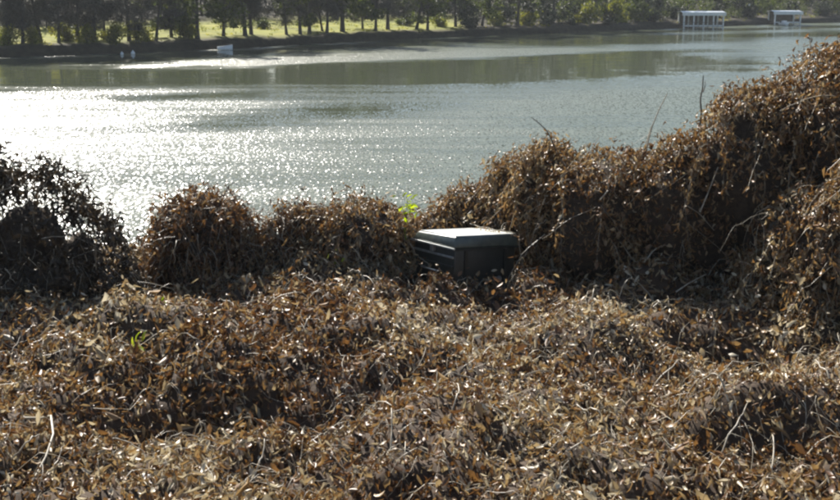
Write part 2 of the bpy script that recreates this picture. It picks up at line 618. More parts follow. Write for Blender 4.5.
def make_tree_meshes(seed, H, spread, mat, base=2.2, dens=1.0, bare=False, trunk_r=0.26):
    rg = np.random.default_rng(seed)
    lean = rg.normal(size=2) * 0.05
    z = np.linspace(-0.5, H * 0.8, 9)
    bend = np.stack([np.sin(z * 0.35 + rg.uniform(0, 6)) * 0.14 + lean[0] * z, np.cos(z * 0.3 + rg.uniform(0, 6)) * 0.14 + lean[1] * z, z], 1)
    bend[:, :2] -= np.array([np.interp(0, z, bend[:, 0]), np.interp(0, z, bend[:, 1])])
    r = trunk_r * (1 - 0.82 * (z + 0.5) / (H * 0.8 + 0.5)) + 0.10 * np.exp(-(z + 0.5) / 0.5)
    tV, tF = tubes([bend], [r], 8)
    paths, rads, tips = [], [], []
    for i in range(16 if bare else 12):
        h = base * 0.8 + (H * 0.78 - base * 0.8) * (i + rg.uniform(0, 1)) / (16 if bare else 12)
        p0 = np.array([np.interp(h, z, bend[:, 0]), np.interp(h, z, bend[:, 1]), h])
        az = i * 2.4 + rg.uniform(-.5, .5)
        ln = spread * rg.uniform(0.65, 1.1) * (1.1 - 0.65 * abs(h / H - 0.4))
        up = rg.uniform(0.1, 0.7)
        u = np.linspace(0, 1, 6)[:, None]
        d = np.array([math.cos(az), math.sin(az), 0])
        P = p0 + d * ln * u + np.array([0, 0, 1]) * (up * ln * u ** 1.4) + rg.normal(size=(6, 3)) * 0.10 * ln * u
        paths.append(P)
        rads.append(np.linspace(0.085, 0.02, 6) * (trunk_r / 0.26))
        tips.append(P[2:])
        for q in range(3):                        # secondary boughs
            s0 = P[2 + q]
            dd = d * 0.5 + rg.normal(size=3) * 0.6 + np.array([0, 0, 0.25])
            Q = s0 + dd * ln * 0.45 * u + rg.normal(size=(6, 3)) * 0.06 * ln * u
            paths.append(Q)
            rads.append(np.linspace(0.035, 0.01, 6))
            tips.append(Q[1:])
    lV, lF = tubes(paths, rads, 5)
    T = np.concatenate(tips)
    n = int(5200 * dens)
    cl = T[rg.integers(0, len(T), int(210 * dens))] + rg.normal(size=(int(210 * dens), 3)) * np.array([.5, .5, .4])
    top = np.array([bend[-1, 0], bend[-1, 1], H * 0.82]) + rg.normal(size=(20, 3)) * np.array([spread * .3, spread * .3, H * .07])
    cl = np.concatenate([cl, top])
    cr = rg.uniform(0.35, 0.85, len(cl))
    ctint = rg.uniform(0.1, 0.8, len(cl))
    ci = rg.integers(0, len(cl), n)
    off = rg.normal(size=(n, 3))
    off /= np.linalg.norm(off, axis=1, keepdims=True)
    C = cl[ci] + off * (cr[ci] * rg.uniform(0.2, 1, n) ** 0.5)[:, None] * np.array([1.1, 1.1, 0.75])
    ok = C[:, 2] > base * 0.75
    C, ci = C[ok], ci[ok]
    tint = np.clip(ctint[ci] + rg.uniform(-.2, .2, len(ci)), 0, 1)
    cV, cF, ct = face_cloud(C, 0.34 if bare else 0.20, rg, 0.10 if bare else 0.62, tint)
    trunk = raw_mesh('trunk', tV, tF, smooth=True, mat=BARK)
    limbs = raw_mesh('limb', lV, lF, smooth=True, mat=BARK)
    crown = raw_mesh('crown', cV, cF, {'tint': ct}, mat=mat)
    return trunk, limbs, crown, (tV, tF, lV, lF, cV, cF, ct)


KINDS = {
    'bare': [make_tree_meshes(s, 17 + s % 3 * 2, 4.4, FAR_TWIGS, 2.1, 2.0, True, 0.26) for s in (1, 2, 3)],
    'olive': [make_tree_meshes(s, 15 + s % 3 * 2, 4.0, FAR_OLIVE, 1.6, 1.6, False, 0.25) for s in (11, 12, 13)],
    'dark': [make_tree_meshes(s, 14 + s % 3 * 2, 4.2, FAR_DARK, 0.6, 1.6, False, 0.30) for s in (21, 22)],
}


def plant_tree(px, s, kind, var, scale, label, group, name, rot):
    t = t_of_px(px, s)
    x, y = shore_point(t, s)
    z = far_z(t, s)
    o = empty(name, (x, y, z), label, 'tree', group)
    o.rotation_euler.z = rot
    o.scale = (scale, scale, scale)
    tr, li, cr, _ = KINDS[kind][var % len(KINDS[kind])]
    a = link('trunk', tr, o)
    link('limbs', li, a)
    link('crown', cr, o)
    return o


ORD = ['first', 'second', 'third', 'fourth', 'fifth', 'sixth', 'seventh', 'eighth', 'ninth', 'tenth', 'eleventh', 'twelfth',
       'thirteenth', 'fourteenth', 'fifteenth', 'sixteenth', 'seventeenth', 'eighteenth', 'nineteenth', 'twentieth',
       'twenty-first', 'twenty-second', 'twenty-third', 'twenty-fourth', 'twenty-fifth', 'twenty-sixth', 'twenty-seventh',
       'twenty-eighth', 'twenty-ninth', 'thirtieth', 'thirty-first', 'thirty-second', 'thirty-third', 'thirty-fourth']
FRONT = [  # pixel column of the trunk, metres inland, kind, scale
    (8, 4.5, 'bare', .9), (24, 3, 'bare', .8), (42, 5, 'bare', 1.0), (58, 3.2, 'bare', .75), (78, 4, 'bare', .9), (95, 3, 'bare', 1.0), (104, 6, 'bare', .8),
    (130, 3.5, 'bare', .9), (156, 2.5, 'bare', .85), (172, 6, 'olive', .9), (197, 2.6, 'olive', 1.25), (223, 4, 'olive', .9), (245, 3, 'bare', 1.1), (251, 4.5, 'bare', 1.0),
    (286, 3.5, 'bare', .85), (300, 3, 'olive', 1.0), (310, 4, 'bare', 1.0), (322, 6, 'bare', .7), (327, 3, 'bare', .9), (342, 3.5, 'olive', 1.5), (363, 7, 'bare', .7), (376, 3, 'bare', .9),
    (388, 4, 'bare', 1.1), (417, 4, 'olive', 1.0), (427, 3, 'olive', .9), (455, 4, 'dark', .9), (482, 5, 'olive', 1.0), (517, 4, 'dark', 1.0), (553, 6, 'dark', 1.1),
    (596, 7, 'olive', 1.2), (648, 7, 'dark', 1.1), (738, 8, 'dark', 1.2), (818, 9, 'dark', 1.2)]
KW = {'bare': ('bare_tree', 'grey bare-branched tree'), 'olive': ('leafy_tree', 'thin olive-leaved tree'), 'dark': ('evergreen_tree', 'dense dark evergreen tree')}
for i, (px, s, kind, scl) in enumerate(FRONT):
    nm, wd = KW[kind]
    plant_tree(px, s, kind, i, scl * 0.95, f'{wd}, {ORD[i]} trunk from the left on the far shore', 'trees along the far shore', nm, i * 1.7)

# the wood behind the lawn: one far mass
wV, wF, wt, n0 = [], [], [], 0
bV, bF, b0, sV, stt = [], [], 0, [], []
rg = np.random.default_rng(77)
for t in np.arange(215, tot[-1] - 250, 4.2):
    for row, s in enumerate((27, 33, 42, 55, 80, 11, 17, 3.2, 6.5)):
        tt, ss = t + rg.uniform(-2, 2), s + rg.uniform(-1, 1) * min(4, s * .35)
        x, y = shore_point(tt, ss)
        z = far_z(tt, ss)
        if row > 4:
            cpx = proj([(x, y, 2.0)])[0][0, 0] if y > 20 else -999
            if cpx < 470:
                continue
        kind = 'bare' if rg.random() < 0.45 else ('dark' if rg.random() < 0.6 else 'olive')
        tV, tF, lV, lF, cV, cF, ct = KINDS[kind][rg.integers(0, 2)][3]
        a = rg.uniform(0, 6.28)
        M = np.array([[math.cos(a), -math.sin(a), 0], [math.sin(a), math.cos(a), 0], [0, 0, 1]]) * rg.uniform(0.8, 1.1) * (.55, .65, .8, 1, 1, .3, .4, .16, .22)[row]
        keep = rg.permutation(len(cF))[:(480, 420, 350, 300, 300, 260, 260, 220, 220)[row]]
        q = cV.reshape(-1, 4, 3)[keep]
        c = q.mean(1, keepdims=True)
        q = (c + (q - c) * (2.6 if row < 5 else 4.2)).reshape(-1, 3)
        if row > 4:
            sV.append(q @ M.T + [x, y, z])
            stt.append(ct.reshape(-1, 4)[keep].ravel())
            continue
        wV.append(q @ M.T + [x, y, z])
        wt.append(ct.reshape(-1, 4)[keep].ravel())
        bV.append(tV @ M.T + [x, y, z])
        bF.append(tF + b0)
        b0 += len(tV)
sV, stt = np.concatenate(sV), np.concatenate(stt)
tag(link('waterside_scrub', raw_mesh('waterside_scrub', sV, np.arange(len(sV)).reshape(-1, 4), {'tint': stt}, mat=FAR_OLIVE)),
    'tangled olive scrub along the far water edge', 'scrub', kind='stuff')
wV, wt = np.concatenate(wV), np.concatenate(wt)
wood = tag(link('wood_behind_lawn', raw_mesh('wood_crowns', wV, np.arange(len(wV)).reshape(-1, 4), {'tint': wt}, mat=FAR_TWIGS)),
           'grey hazy wood rising behind the sunlit lawn across the river', 'wood', kind='stuff')
tag(link('trunks', raw_mesh('wood_trunks', np.concatenate(bV), np.concatenate(bF), smooth=True, mat=BARK), wood), kind='stuff')


# bushes on the far bank
def make_bush(seed, n, mat, r=(1.2, 1.1, 1.1), size=0.13):
    rg = np.random.default_rng(seed)
    cl = rg.normal(size=(26, 3)) * np.array(r) * 0.45 + [0, 0, r[2] * 0.85]
    cl[:, 2] = np.abs(cl[:, 2])
    ci = rg.integers(0, 26, n)
    C = cl[ci] + rg.normal(size=(n, 3)) * 0.27
    C[:, 2] = np.abs(C[:, 2])
    V, f, t = face_cloud(C, size, rg, 0.65, np.clip(rg.uniform(0, .8, 26)[ci] + rg.uniform(-.2, .2, n), 0, 1))
    paths, rads = [], []
    for i in range(9):
        e = cl[i]
        u = np.linspace(0, 1, 5)[:, None]
        paths.append(np.array([0, 0, -0.2]) + (e - [0, 0, -0.2]) * u + rg.normal(size=(5, 3)) * 0.07 * u)
        rads.append(np.linspace(0.05, 0.015, 5))
    sV, sF = tubes(paths, rads, 5)
    return raw_mesh('foliage', V, f, {'tint': t}, mat=mat), raw_mesh('stems', sV, sF, smooth=True, mat=BARK)


BM = {'yellow': [make_bush(s, 1500, FAR_YELLOW) for s in (31, 32)], 'dark': [make_bush(s, 1900, FAR_DARK, (1.6, 1.4, 1.0)) for s in (41, 42)],
      'olive': [make_bush(s, 1700, FAR_OLIVE, (1.4, 1.3, 1.2)) for s in (51,)]}
BUSH = [  # px, inland, kind, scale, label
    (7, 3, 'yellow', 1.1, 'sunlit yellow-green bush at the far left end of the opposite bank'),
    (32, 3, 'yellow', 1.0, 'sunlit yellow-green bush behind the second grey trunk from the left'),
    (66, 6, 'yellow', 1.1, 'low sunlit yellow bush behind grey trunks on the far left bank'),
    (88, 3, 'yellow', 1.1, 'tall sunlit yellow-green bush standing left of two joined yellow bushes'),
    (114, 3, 'yellow', 1.15, 'left of two joined sunlit yellow bushes on the far bank'),
    (138, 3, 'yellow', 1.25, 'right of two joined sunlit yellow bushes on the far bank'),
    (185, 4, 'yellow', 1.4, 'round bright yellow bush left of the thick leafy trunk on the far bank'),
    (262, 14, 'olive', .8, 'small olive bush on the sunlit lawn behind the far trees'),
    (405, 10, 'olive', .9, 'small olive bush on the lawn near the middle of the far bank'),
    (440, 6, 'yellow', .9, 'small yellow bush at the right end of the far lawn'),
    (498, 4, 'yellow', 1.2, 'yellow bush left of a second yellow bush above the dark far bank'),
    (526, 4, 'yellow', 1.4, 'yellow bush right of a second yellow bush above the dark far bank'),
    (470, 2.6, 'dark', 1.0, 'dark bush at the water edge where the far lawn ends'),
    (548, 2.4, 'dark', .9, 'dark waterside bush left of the tall yellow-green shrubs'),
    (585, 4, 'yellow', 1.8, 'tall yellow-green shrub over the far water edge, left one'),
    (615, 4, 'yellow', 2.1, 'bright yellow-green shrub over the far water edge, middle one'),
    (637, 4.5, 'olive', 2.0, 'yellow-green shrub over the far water edge nearest the boathouse'),
    (570, 1.8, 'dark', .7, 'low dark bush at the water below the tall yellow-green shrub'),
    (608, 1.8, 'dark', .7, 'low dark bush at the water below the bright shrub'),
    (652, 2.4, 'dark', 1.2, 'dark waterside bush just left of the long boathouse'),
    (676, 7, 'dark', 1.5, 'dark bush behind the left end of the long boathouse'),
    (712, 8, 'dark', 1.6, 'dark bush behind the right end of the long boathouse'),
    (748, 5, 'dark', 1.5, 'dark bush between the two boathouses'),
    (788, 10, 'dark', 1.7, 'dark bush right behind the small boathouse'),
    (822, 4, 'dark', 1.4, 'dark waterside bush right of the small boathouse'),
    (760, 14, 'olive', 2.0, 'olive shrub on the slope above the small boathouse'),
]
for i, (px, s, kd, scl, lab) in enumerate(BUSH):
    t = t_of_px(px, s)
    x, y = shore_point(t, s)
    o = empty({'yellow': 'yellow_bush', 'dark': 'dark_bush', 'olive': 'olive_shrub'}[kd], (x, y, far_z(t, s) - 0.1), lab, 'bush', 'bushes on the far bank')
    o.rotation_euler.z = i * 1.3
    o.scale = (scl, scl, scl)
    fo, st_ = BM[kd][i % len(BM[kd])]
    link('foliage', fo, o)
    link('stem_cluster', st_, o)


# rank grass and weeds of the far lawn
rg = np.random.default_rng(91)
WC, WT = [], []
for _ in range(5200):
    t, q = rg.uniform(tv[0] + 150, tv[-1] - 250), rg.uniform(1.0, 26)
    x, y = shore_point(t, q)
    if vnoise(x / 2.5, y / 2.5, 3.0) + .25 * rg.normal() < .1:
        continue
    k_ = 4
    h_ = rg.uniform(.05, .45)
    WC.append(np.array([x, y, far_z(t, q)]) + rg.normal(size=(k_, 3)) * [.22, .22, .05] + [0, 0, h_ * .5])
    WT.append(np.full(k_, rg.uniform(0, 1)))
V, Fq, T = face_cloud(np.concatenate(WC), .20, rg, .35, np.concatenate(WT), up=1.2)
tag(link('lawn_weeds', raw_mesh('lawn_weeds', V, Fq, {'tint': T}, mat=FAR_YELLOW)), 'rank weeds and tussocks on the sunlit far lawn', 'weeds', kind='stuff')

# ------------------------------------------------------------------ boathouses
def boathouse(name, px0, px1, pytop, pybase, label, bays, person=False):
    a, b = on_z(px0, pybase, 0), on_z(px1, pybase, 0)
    Y = (a.y + b.y) / 2
    x0, x1 = a.x * Y / a.y, b.x * Y / b.y
    top = on_y((px0 + px1) / 2, pytop, Y).z
    W, D = x1 - x0, 4.6
    o = empty(name, ((x0 + x1) / 2, Y, 0), label, 'boathouse', 'boathouses on the far shore')
    bm = bmesh.new()
    z1 = top
    # shallow gabled roof, ridge across the front
    for sgn in (-1, 1):
        vs = [bm.verts.new(p) for p in ((-W / 2 - .25, D / 2 + sgn * (D / 2 + .3), z1 - .22), (W / 2 + .25, D / 2 + sgn * (D / 2 + .3), z1 - .22), (W / 2 + .25, D / 2, z1), (-W / 2 - .25, D / 2, z1))]
        vt = [bm.verts.new(v.co + Vector((0, 0, .08))) for v in vs]
        bm.faces.new(vs); bm.faces.new(vt)
        for q in range(4):
            bm.faces.new((vs[q], vs[(q + 1) % 4], vt[(q + 1) % 4], vt[q]))
    roof = link('roof', bm_mesh('roof', bm, ROOFM), o)
    bm = bmesh.new()
    box_bm(bm, (-W / 2 - .3, -.40, z1 - .75), (W / 2 + .3, -.33, z1 - .11))
    link('fascia', bm_mesh('fascia', bm, WHITE, .015), roof)
    pm = None
    for i in range(bays + 1):
        x = -W / 2 + .12 + (W - .24) * i / bays
        for y in (0.0, D):
            if pm is None:
                bm = bmesh.new()
                box_bm(bm, (-.13, -.13, -1.6), (.13, .13, z1 - .26))
                pm = bm_mesh('post', bm, WHITE, .012)
            p = link('post', pm, o)
            p.location = (x, y, 0)
    n = int(W / .3)
    bm = bmesh.new()
    box_bm(bm, (-W / 2 / n * .94, 0, .30), (W / 2 / n * .94, 1.2, .36))
    dk = bm_mesh('deck_board', bm, WOOD, .006)
    for i in range(n):
        p = link('deck_board', dk, o)
        p.location = (-W / 2 + W * (i + .5) / n, D - 1.3, 0)
        p = link('deck_board', dk, o)
        p.location = (-W / 2 + W * (i + .5) / n, -.2 if bays > 2 else D - 2.6, 0)
    bm = bmesh.new()
    box_bm(bm, (-W / 2 + .27, -.12, .42), (W / 2 - .27, .10, .66))
    link('beam', bm_mesh('beam', bm, WHITE, .01), o)
    bm = bmesh.new()
    box_bm(bm, (-W / 2, D + .14, .2), (W / 2, D + .24, z1 - .3))
    link('back_wall', bm_mesh('back_wall', bm, WOOD), o)
    return o, W, D, z1


bhA, WA, DA, _ = boathouse('boathouse', 683, 723.5, 11.5, 28.5, 'long white-fronted boathouse with many posts on the far shore', 4)
bm = bmesh.new()
for i in range(9):
    x = -WA / 2 + .3 + (WA - .6) * i / 8
    box_bm(bm, (x - .02, -.16, .34), (x + .02, -.12, 1.15))
box_bm(bm, (-WA / 2, -.17, 1.15), (WA / 2, -.11, 1.23))
link('railing', bm_mesh('railing', bm, WOOD), bhA)
bhB, WB, DB, _ = boathouse('boathouse', 774, 800.5, 10.8, 24.8, 'short white boathouse with two bays on the far shore', 1)


def boat(name, loc, L_, Wd, label, rotz, hull, trim, cabin=False):
    o = empty(name, loc, label, 'boat', None)
    o.rotation_euler.z = rotz
    n, rows = 12, 5
    V, Fq = [], []
    for i in range(n + 1):
        u = i / n
        hw = Wd / 2 * min(1, (1 - u) * 3.2) ** 0.6 * (0.85 + .15 * min(1, u * 5))
        sheer = .42 + .22 * u * u
        for j in range(rows):
            a = math.pi * j / (rows - 1)
            V.append((-L_ / 2 + L_ * u, -math.cos(a) * hw, -.15 + (sheer + .15) * (1 - math.sin(a) ** .8)))
    for i in range(n):
        for j in range(rows - 1):
            Fq.append((i * rows + j, (i + 1) * rows + j, (i + 1) * rows + j + 1, i * rows + j + 1))
    V = np.array(V)
    me = raw_mesh('hull', V, np.array(Fq), smooth=True, mat=hull)
    h = link('hull', me, o)
    md = h.modifiers.new('shell', 'SOLIDIFY')
    md.thickness = .05
    rim = [[V[i * rows] for i in range(n + 1)], [V[i * rows + rows - 1] for i in range(n + 1)]]
    rv, rf = tubes([np.array(r) + [0, 0, .03] for r in rim], [np.full(n + 1, .05)] * 2, 6)
    link('gunwale', raw_mesh('gunwale', rv, rf, smooth=True, mat=trim), o)
    bm = bmesh.new()
    box_bm(bm, (-.14, -Wd * .42, .22), (.14, Wd * .42, .27))
    sm = bm_mesh('seat', bm, trim, .01)
    for x in (-L_ * .28, 0, L_ * .2):
        link('seat', sm, o).location = (x, 0, 0)
    if cabin:
        bm = bmesh.new()
        box_bm(bm, (-.5, -Wd * .3, .28), (.35, Wd * .3, .95))
        link('console', bm_mesh('console', bm, trim, .06), o)
        bm = bmesh.new()
        box_bm(bm, (-L_ / 2 - .28, -.2, -.1), (-L_ / 2 - .02, .2, .75))
        link('motor', bm_mesh('motor', bm, HULL, .05), o)
    return o


p = on_z(225, 49.6, 0)
boat('motor_boat', (p.x, p.y, -0.08), 1.9, 1.0, 'small white boat moored against the far bank below the lawn', R(12), WHITE, WHITE)
p = on_z(787, 25.6, 0)
boat('motor_boat', (p.x, p.y + 2.0, 0.02), 3.9, 1.5, 'white boat floating inside the short boathouse', R(-90), WHITE, WHITE, True)

for px, py, q, lab in ((122, 54.6, .2, 'white float at the far waterline, left one of the pair'), (133, 54.2, .25, 'white float at the far waterline, right one of the pair')):
    p = on_z(px, py, 0)
    o = empty('mooring_float', (p.x, p.y, 0), lab, 'float', 'mooring floats')
    bm = bmesh.new()
    bmesh.ops.create_uvsphere(bm, u_segments=16, v_segments=10, radius=q)
    for v in bm.verts:
        v.co.z = v.co.z * 1.15 + q * .45
    link('buoy', bm_mesh('buoy', bm, WHITE, smooth=True), o)
    bm = bmesh.new()
    bmesh.ops.create_cone(bm, cap_ends=True, segments=12, radius1=q * .3, radius2=q * .22, depth=q * .5, matrix=Matrix.Translation((0, 0, q * 1.75)))
    link('cap', bm_mesh('cap', bm, WHITE, smooth=True), o)

# small pale notice on the slope above the boathouses
t = t_of_px(748, 9)
x, y = shore_point(t, 9)
zz = on_y(748, 4.5, y).z
gz = far_z(t, 9)
o = empty('notice_board', (x, y, gz), 'tiny white board on a post on the slope between the boathouses', 'sign')
bm = bmesh.new(); box_bm(bm, (-.3, -.03, zz - gz - .25), (.3, .03, zz - gz + .25)); link('board', bm_mesh('board', bm, WHITE, .01), o)
bm = bmesh.new(); box_bm(bm, (-.05, .032, -.3), (.05, .12, zz - gz + .2)); link('post', bm_mesh('post', bm, WOOD, .008), o)

# ------------------------------------------------------------------ dead leaves


def leaf_template(rg, rich=False):
    """kudzu-like leaf along +Y, shrivelled: folded, rolled along its length, twisted; unit length"""
    rows = ([0, .12, .3, .52, .75, .9, 1.0], [.03, .29, .40, .36, .24, .11, .01]) if rich else ([0, .28, .68, 1.0], [.03, .40, .28, .01])
    fold = rg.uniform(0.4, 1.4) * rg.choice([-1, 1], p=[.3, .7])
    bend = rg.uniform(-2.7, 2.7)
    twist = rg.uniform(-1.3, 1.3)
    wm = rg.uniform(.32, .78)
    rows = (rows[0], [q * wm for q in rows[1]])
    y = z = 0.0
    V, prev = [], 0.0
    for t, wd in zip(*rows):
        dt = t - prev
        ang = bend * (t - dt / 2)
        y += math.cos(ang) * dt
        z += math.sin(ang) * dt
        prev = t
        tw = twist * t
        for sx in (-1, 0, 1):
            f = fold * abs(sx) + rg.uniform(-.25, .25) * abs(sx)
            lx, lz = sx * wd * math.cos(f), wd * abs(sx) * math.sin(f)
            X = lx * math.cos(tw) - lz * math.sin(tw)
            Zl = lx * math.sin(tw) + lz * math.cos(tw)
            V.append((X, y - math.sin(bend * t) * Zl, z + math.cos(bend * t) * Zl))
    k_ = len(rows[0])
    Fq = []
    for i in range(k_ - 1):
        for j in range(2):
            a = i * 3 + j
            Fq.append((a, a + 1, a + 4, a + 3))
    return np.array(V), np.array(Fq)


TPL = [leaf_template(np.random.default_rng(100 + i)) for i in range(14)]
TPLR = [leaf_template(np.random.default_rng(200 + i), True) for i in range(10)]


def frames(n, rg, down=None, spread=0.9, normals=None):
    """rotation matrices whose Y column is the leaf axis"""
    y = rg.normal(size=(n, 3)) * spread
    if down is not None:
        y = y + down
    y /= np.linalg.norm(y, axis=1, keepdims=True)
    zz = rg.normal(size=(n, 3)) * 0.9 + (normals if normals is not None else np.array([0, 0, 1.0]))
    x = np.cross(y, zz)
    x /= np.linalg.norm(x, axis=1, keepdims=True) + 1e-9
    zz = np.cross(x, y)
    return np.stack([x, y, zz], 2)


def leaf_cloud(P, M, size, tint, rg, tpl=TPL):
    V, Fc, T, n0 = [], [], [], 0
    which = rg.integers(0, len(tpl), len(P))
    for k_, (tv_, tf_) in enumerate(tpl):
        m = which == k_
        c = int(m.sum())
        if not c:
            continue
        v = np.einsum('nij,kj->nki', M[m], tv_) * size[m][:, None, None] + P[m][:, None, :]
        f = tf_[None] + (np.arange(c) * len(tv_))[:, None, None] + n0
        V.append(v.reshape(-1, 3)); Fc.append(f.reshape(-1, 4)); T.append(np.repeat(tint[m], len(tv_)))
        n0 += c * len(tv_)
    return np.concatenate(V), np.concatenate(Fc), np.concatenate(T)


LEAFMESH = []
for i in range(10):
    for tn in (.25, .42, .55, .68, .85):
        v, f = TPLR[i]
        LEAFMESH.append(raw_mesh('leaf', v, f, {'tint': np.full(len(v), tn)}, True, DEAD))


BLACKMESH = [raw_mesh('leaf', v, f, {'tint': np.full(len(v), tn)}, True, NEAR_BLACK) for v, f in TPLR for tn in (.2, .5, .8)]


def leaf_objects(parent, P, M, size, rg, name='leaf', meshes=LEAFMESH):
    base = Vector(parent.location)
    for p_, m_, s_ in zip(P, M, size):
        o = bpy.data.objects.new(name, meshes[rg.integers(0, len(meshes))])
        COL.objects.link(o)
        o.parent = parent
        mm = Matrix([[m_[r][c] * s_ for c in range(3)] + [p_[r] - base[r]] for r in range(3)] + [[0, 0, 0, 1]])
        o.matrix_local = mm


def local(V, parent):
    return V - np.array(parent.location)


# ---- the carpet of dead vines on the flat of the bank
rg = np.random.default_rng(2024)


def carpet_points(n, y0, y1, margin=1.35):
    Y = np.sqrt(rg.uniform(y0 ** 2, y1 ** 2, n))
    X = rg.uniform(-1, 1, n) * Y * 0.372 * margin
    return X, Y


cover = empty('dead_vine_carpet', (0, 14, 3.0), 'brown carpet of dead leafy vines covering the near river bank', 'vines')
X, Y = carpet_points(100000, 8.4, 23.2, 1.45)
dn = fbm(X * 0.9, Y * 0.9, 5.0, 2)
steep = np.hypot((cover_h(X + .05, Y) - cover_h(X - .05, Y)) / .1, (cover_h(X, Y + .05) - cover_h(X, Y - .05)) / .1)
keep = rg.random(len(X)) < np.clip((0.66 + 0.25 * dn) * np.sqrt(1 + 1.5 * steep ** 2), 0.45, 1)
X, Y = X[keep], Y[keep]
n = len(X)
Z = cover_h(X, Y) + rg.exponential(0.055, n)
gx = (cover_h(X + .05, Y) - cover_h(X - .05, Y)) / .1
gy = (cover_h(X, Y + .05) - cover_h(X, Y - .05)) / .1
nrm = np.stack([-gx, -gy, np.ones(n)], 1)
sz = rg.uniform(0.075, 0.17, n) * np.where(rg.random(n) < .15, 1.4, 1.0) * (1 + .25 * fbm(X * .8, Y * .8, 21.0, 2))
tint = np.clip(np.where(rg.random(n) < .55, rg.normal(.44, .14, n), rg.normal(.74, .16, n)) + 0.24 * fbm(X * .7, Y * .7, 12.0, 2), 0.02, 1)
M = frames(n, rg, np.array([.1, -.35, -.85]), .62, nrm + np.array([0, -.8, 0]))
V, Fq, T = leaf_cloud(np.stack([X, Y, Z], 1), M, sz, tint, rg)
tag(link('leaf_litter', raw_mesh('leaf_litter', local(V, cover), Fq, {'tint': T}, mat=DEAD), cover), kind='stuff')

# the nearest leaves, one by one
X, Y = carpet_points(300, 10.3, 12.2, 1.0)
Z = cover_h(X, Y) + rg.uniform(.06, .16, 300)
leaf_objects(cover, np.stack([X, Y, Z], 1), frames(300, rg, np.array([0, -.3, -.2]), 0.9), rg.uniform(.09, .16, 300), rg)


def stem_path(x, y, az, ln, hfun, lift, rg, k_=7):
    u = np.linspace(0, 1, k_)
    curve = rg.uniform(-1.6, 1.6)
    a = az + curve * u
    px = x + np.cumsum(np.cos(a)) * ln / k_
    py = y + np.cumsum(np.sin(a)) * ln / k_
    pz = hfun(px, py) + .04 + lift * np.sin(np.pi * u) ** 0.8 + rg.normal(size=k_) * .012
    return np.stack([px, py, pz], 1)


X, Y = carpet_points(2300, 9.4, 21.8, 1.2)
paths, rads = [], []
for x, y in zip(X, Y):
    ln = rg.uniform(.25, 1.0)
    P = stem_path(x, y, rg.uniform(0, 6.28), ln, cover_h, rg.uniform(0.0, .20), rg)
    paths.append(P)
    rads.append(np.linspace(1, .5, 7) * rg.choice([.002, .003, .0042, .006], p=[.3, .35, .22, .13]))
V, Fq = tubes(paths, rads, 3)
tag(link('vine_stem_tangle', raw_mesh('vine_stem_tangle', local(V, cover), Fq, smooth=True, mat=STEM), cover), kind='stuff')
# thick pale runners that stand out singly
RUN = [(8, 470, .2, .5, .10), (770, 470, 1.1, .9, .16), (700, 455, .5, 1.1, .14), (610, 430, 2.2, .8, .12),
       (445, 440, .8, .8, .14), (500, 420, 2.4, .9, .12), (330, 440, .6, .8, .1), (250, 470, 1.0, .6, .1), (560, 470, .1, .8, .1), (640, 300, .4, 1.2, .25),
       (700, 296, .3, 1.3, .3), (660, 310, 2.6, .8, .2), (590, 320, 1.2, .6, .2), (390, 470, 1.5, .8, .12), (830, 420, 1.8, .9, .2), (90, 440, .3, .7, .1),
       (120, 412, .1, .8, .1), (730, 430, 2.0, .7, .15), (650, 380, .7, .8, .15), (480, 360, 2.2, .6, .12), (300, 350, .9, .6, .1), (220, 430, 2.7, .7, .1)]
for (px, py, az, ln, lift) in RUN:
    p = on_z(px, py, 3.0)
    P = stem_path(p.x, p.y, az, ln, cover_h, lift + .06, rg, 12)
    v, f = tubes([P], [np.linspace(.0105, .005, 12)], 6)
    link('vine_runner', raw_mesh('vine_runner', local(v, cover), f, smooth=True, mat=STEM), cover)

P = np.array([np.array(on_z(x_, y_, 3.0)) for x_, y_ in ((26, 424), (42, 430), (53, 443), (55, 457), (47, 470), (33, 484))])
P[:, 2] = cover_h(P[:, 0], P[:, 1]) + np.array([.10, .17, .19, .18, .14, .05])
u = np.linspace(0, 5, 16)
P = np.stack([np.interp(u, np.arange(6), P[:, i]) for i in range(3)], 1)
v, f = tubes([P], [np.linspace(.017, .011, 16)], 7)
tag(link('vine_runner', raw_mesh('vine_runner', local(v, cover), f, smooth=True, mat=STEM), cover), 'thick pale curved stem at the lower left')


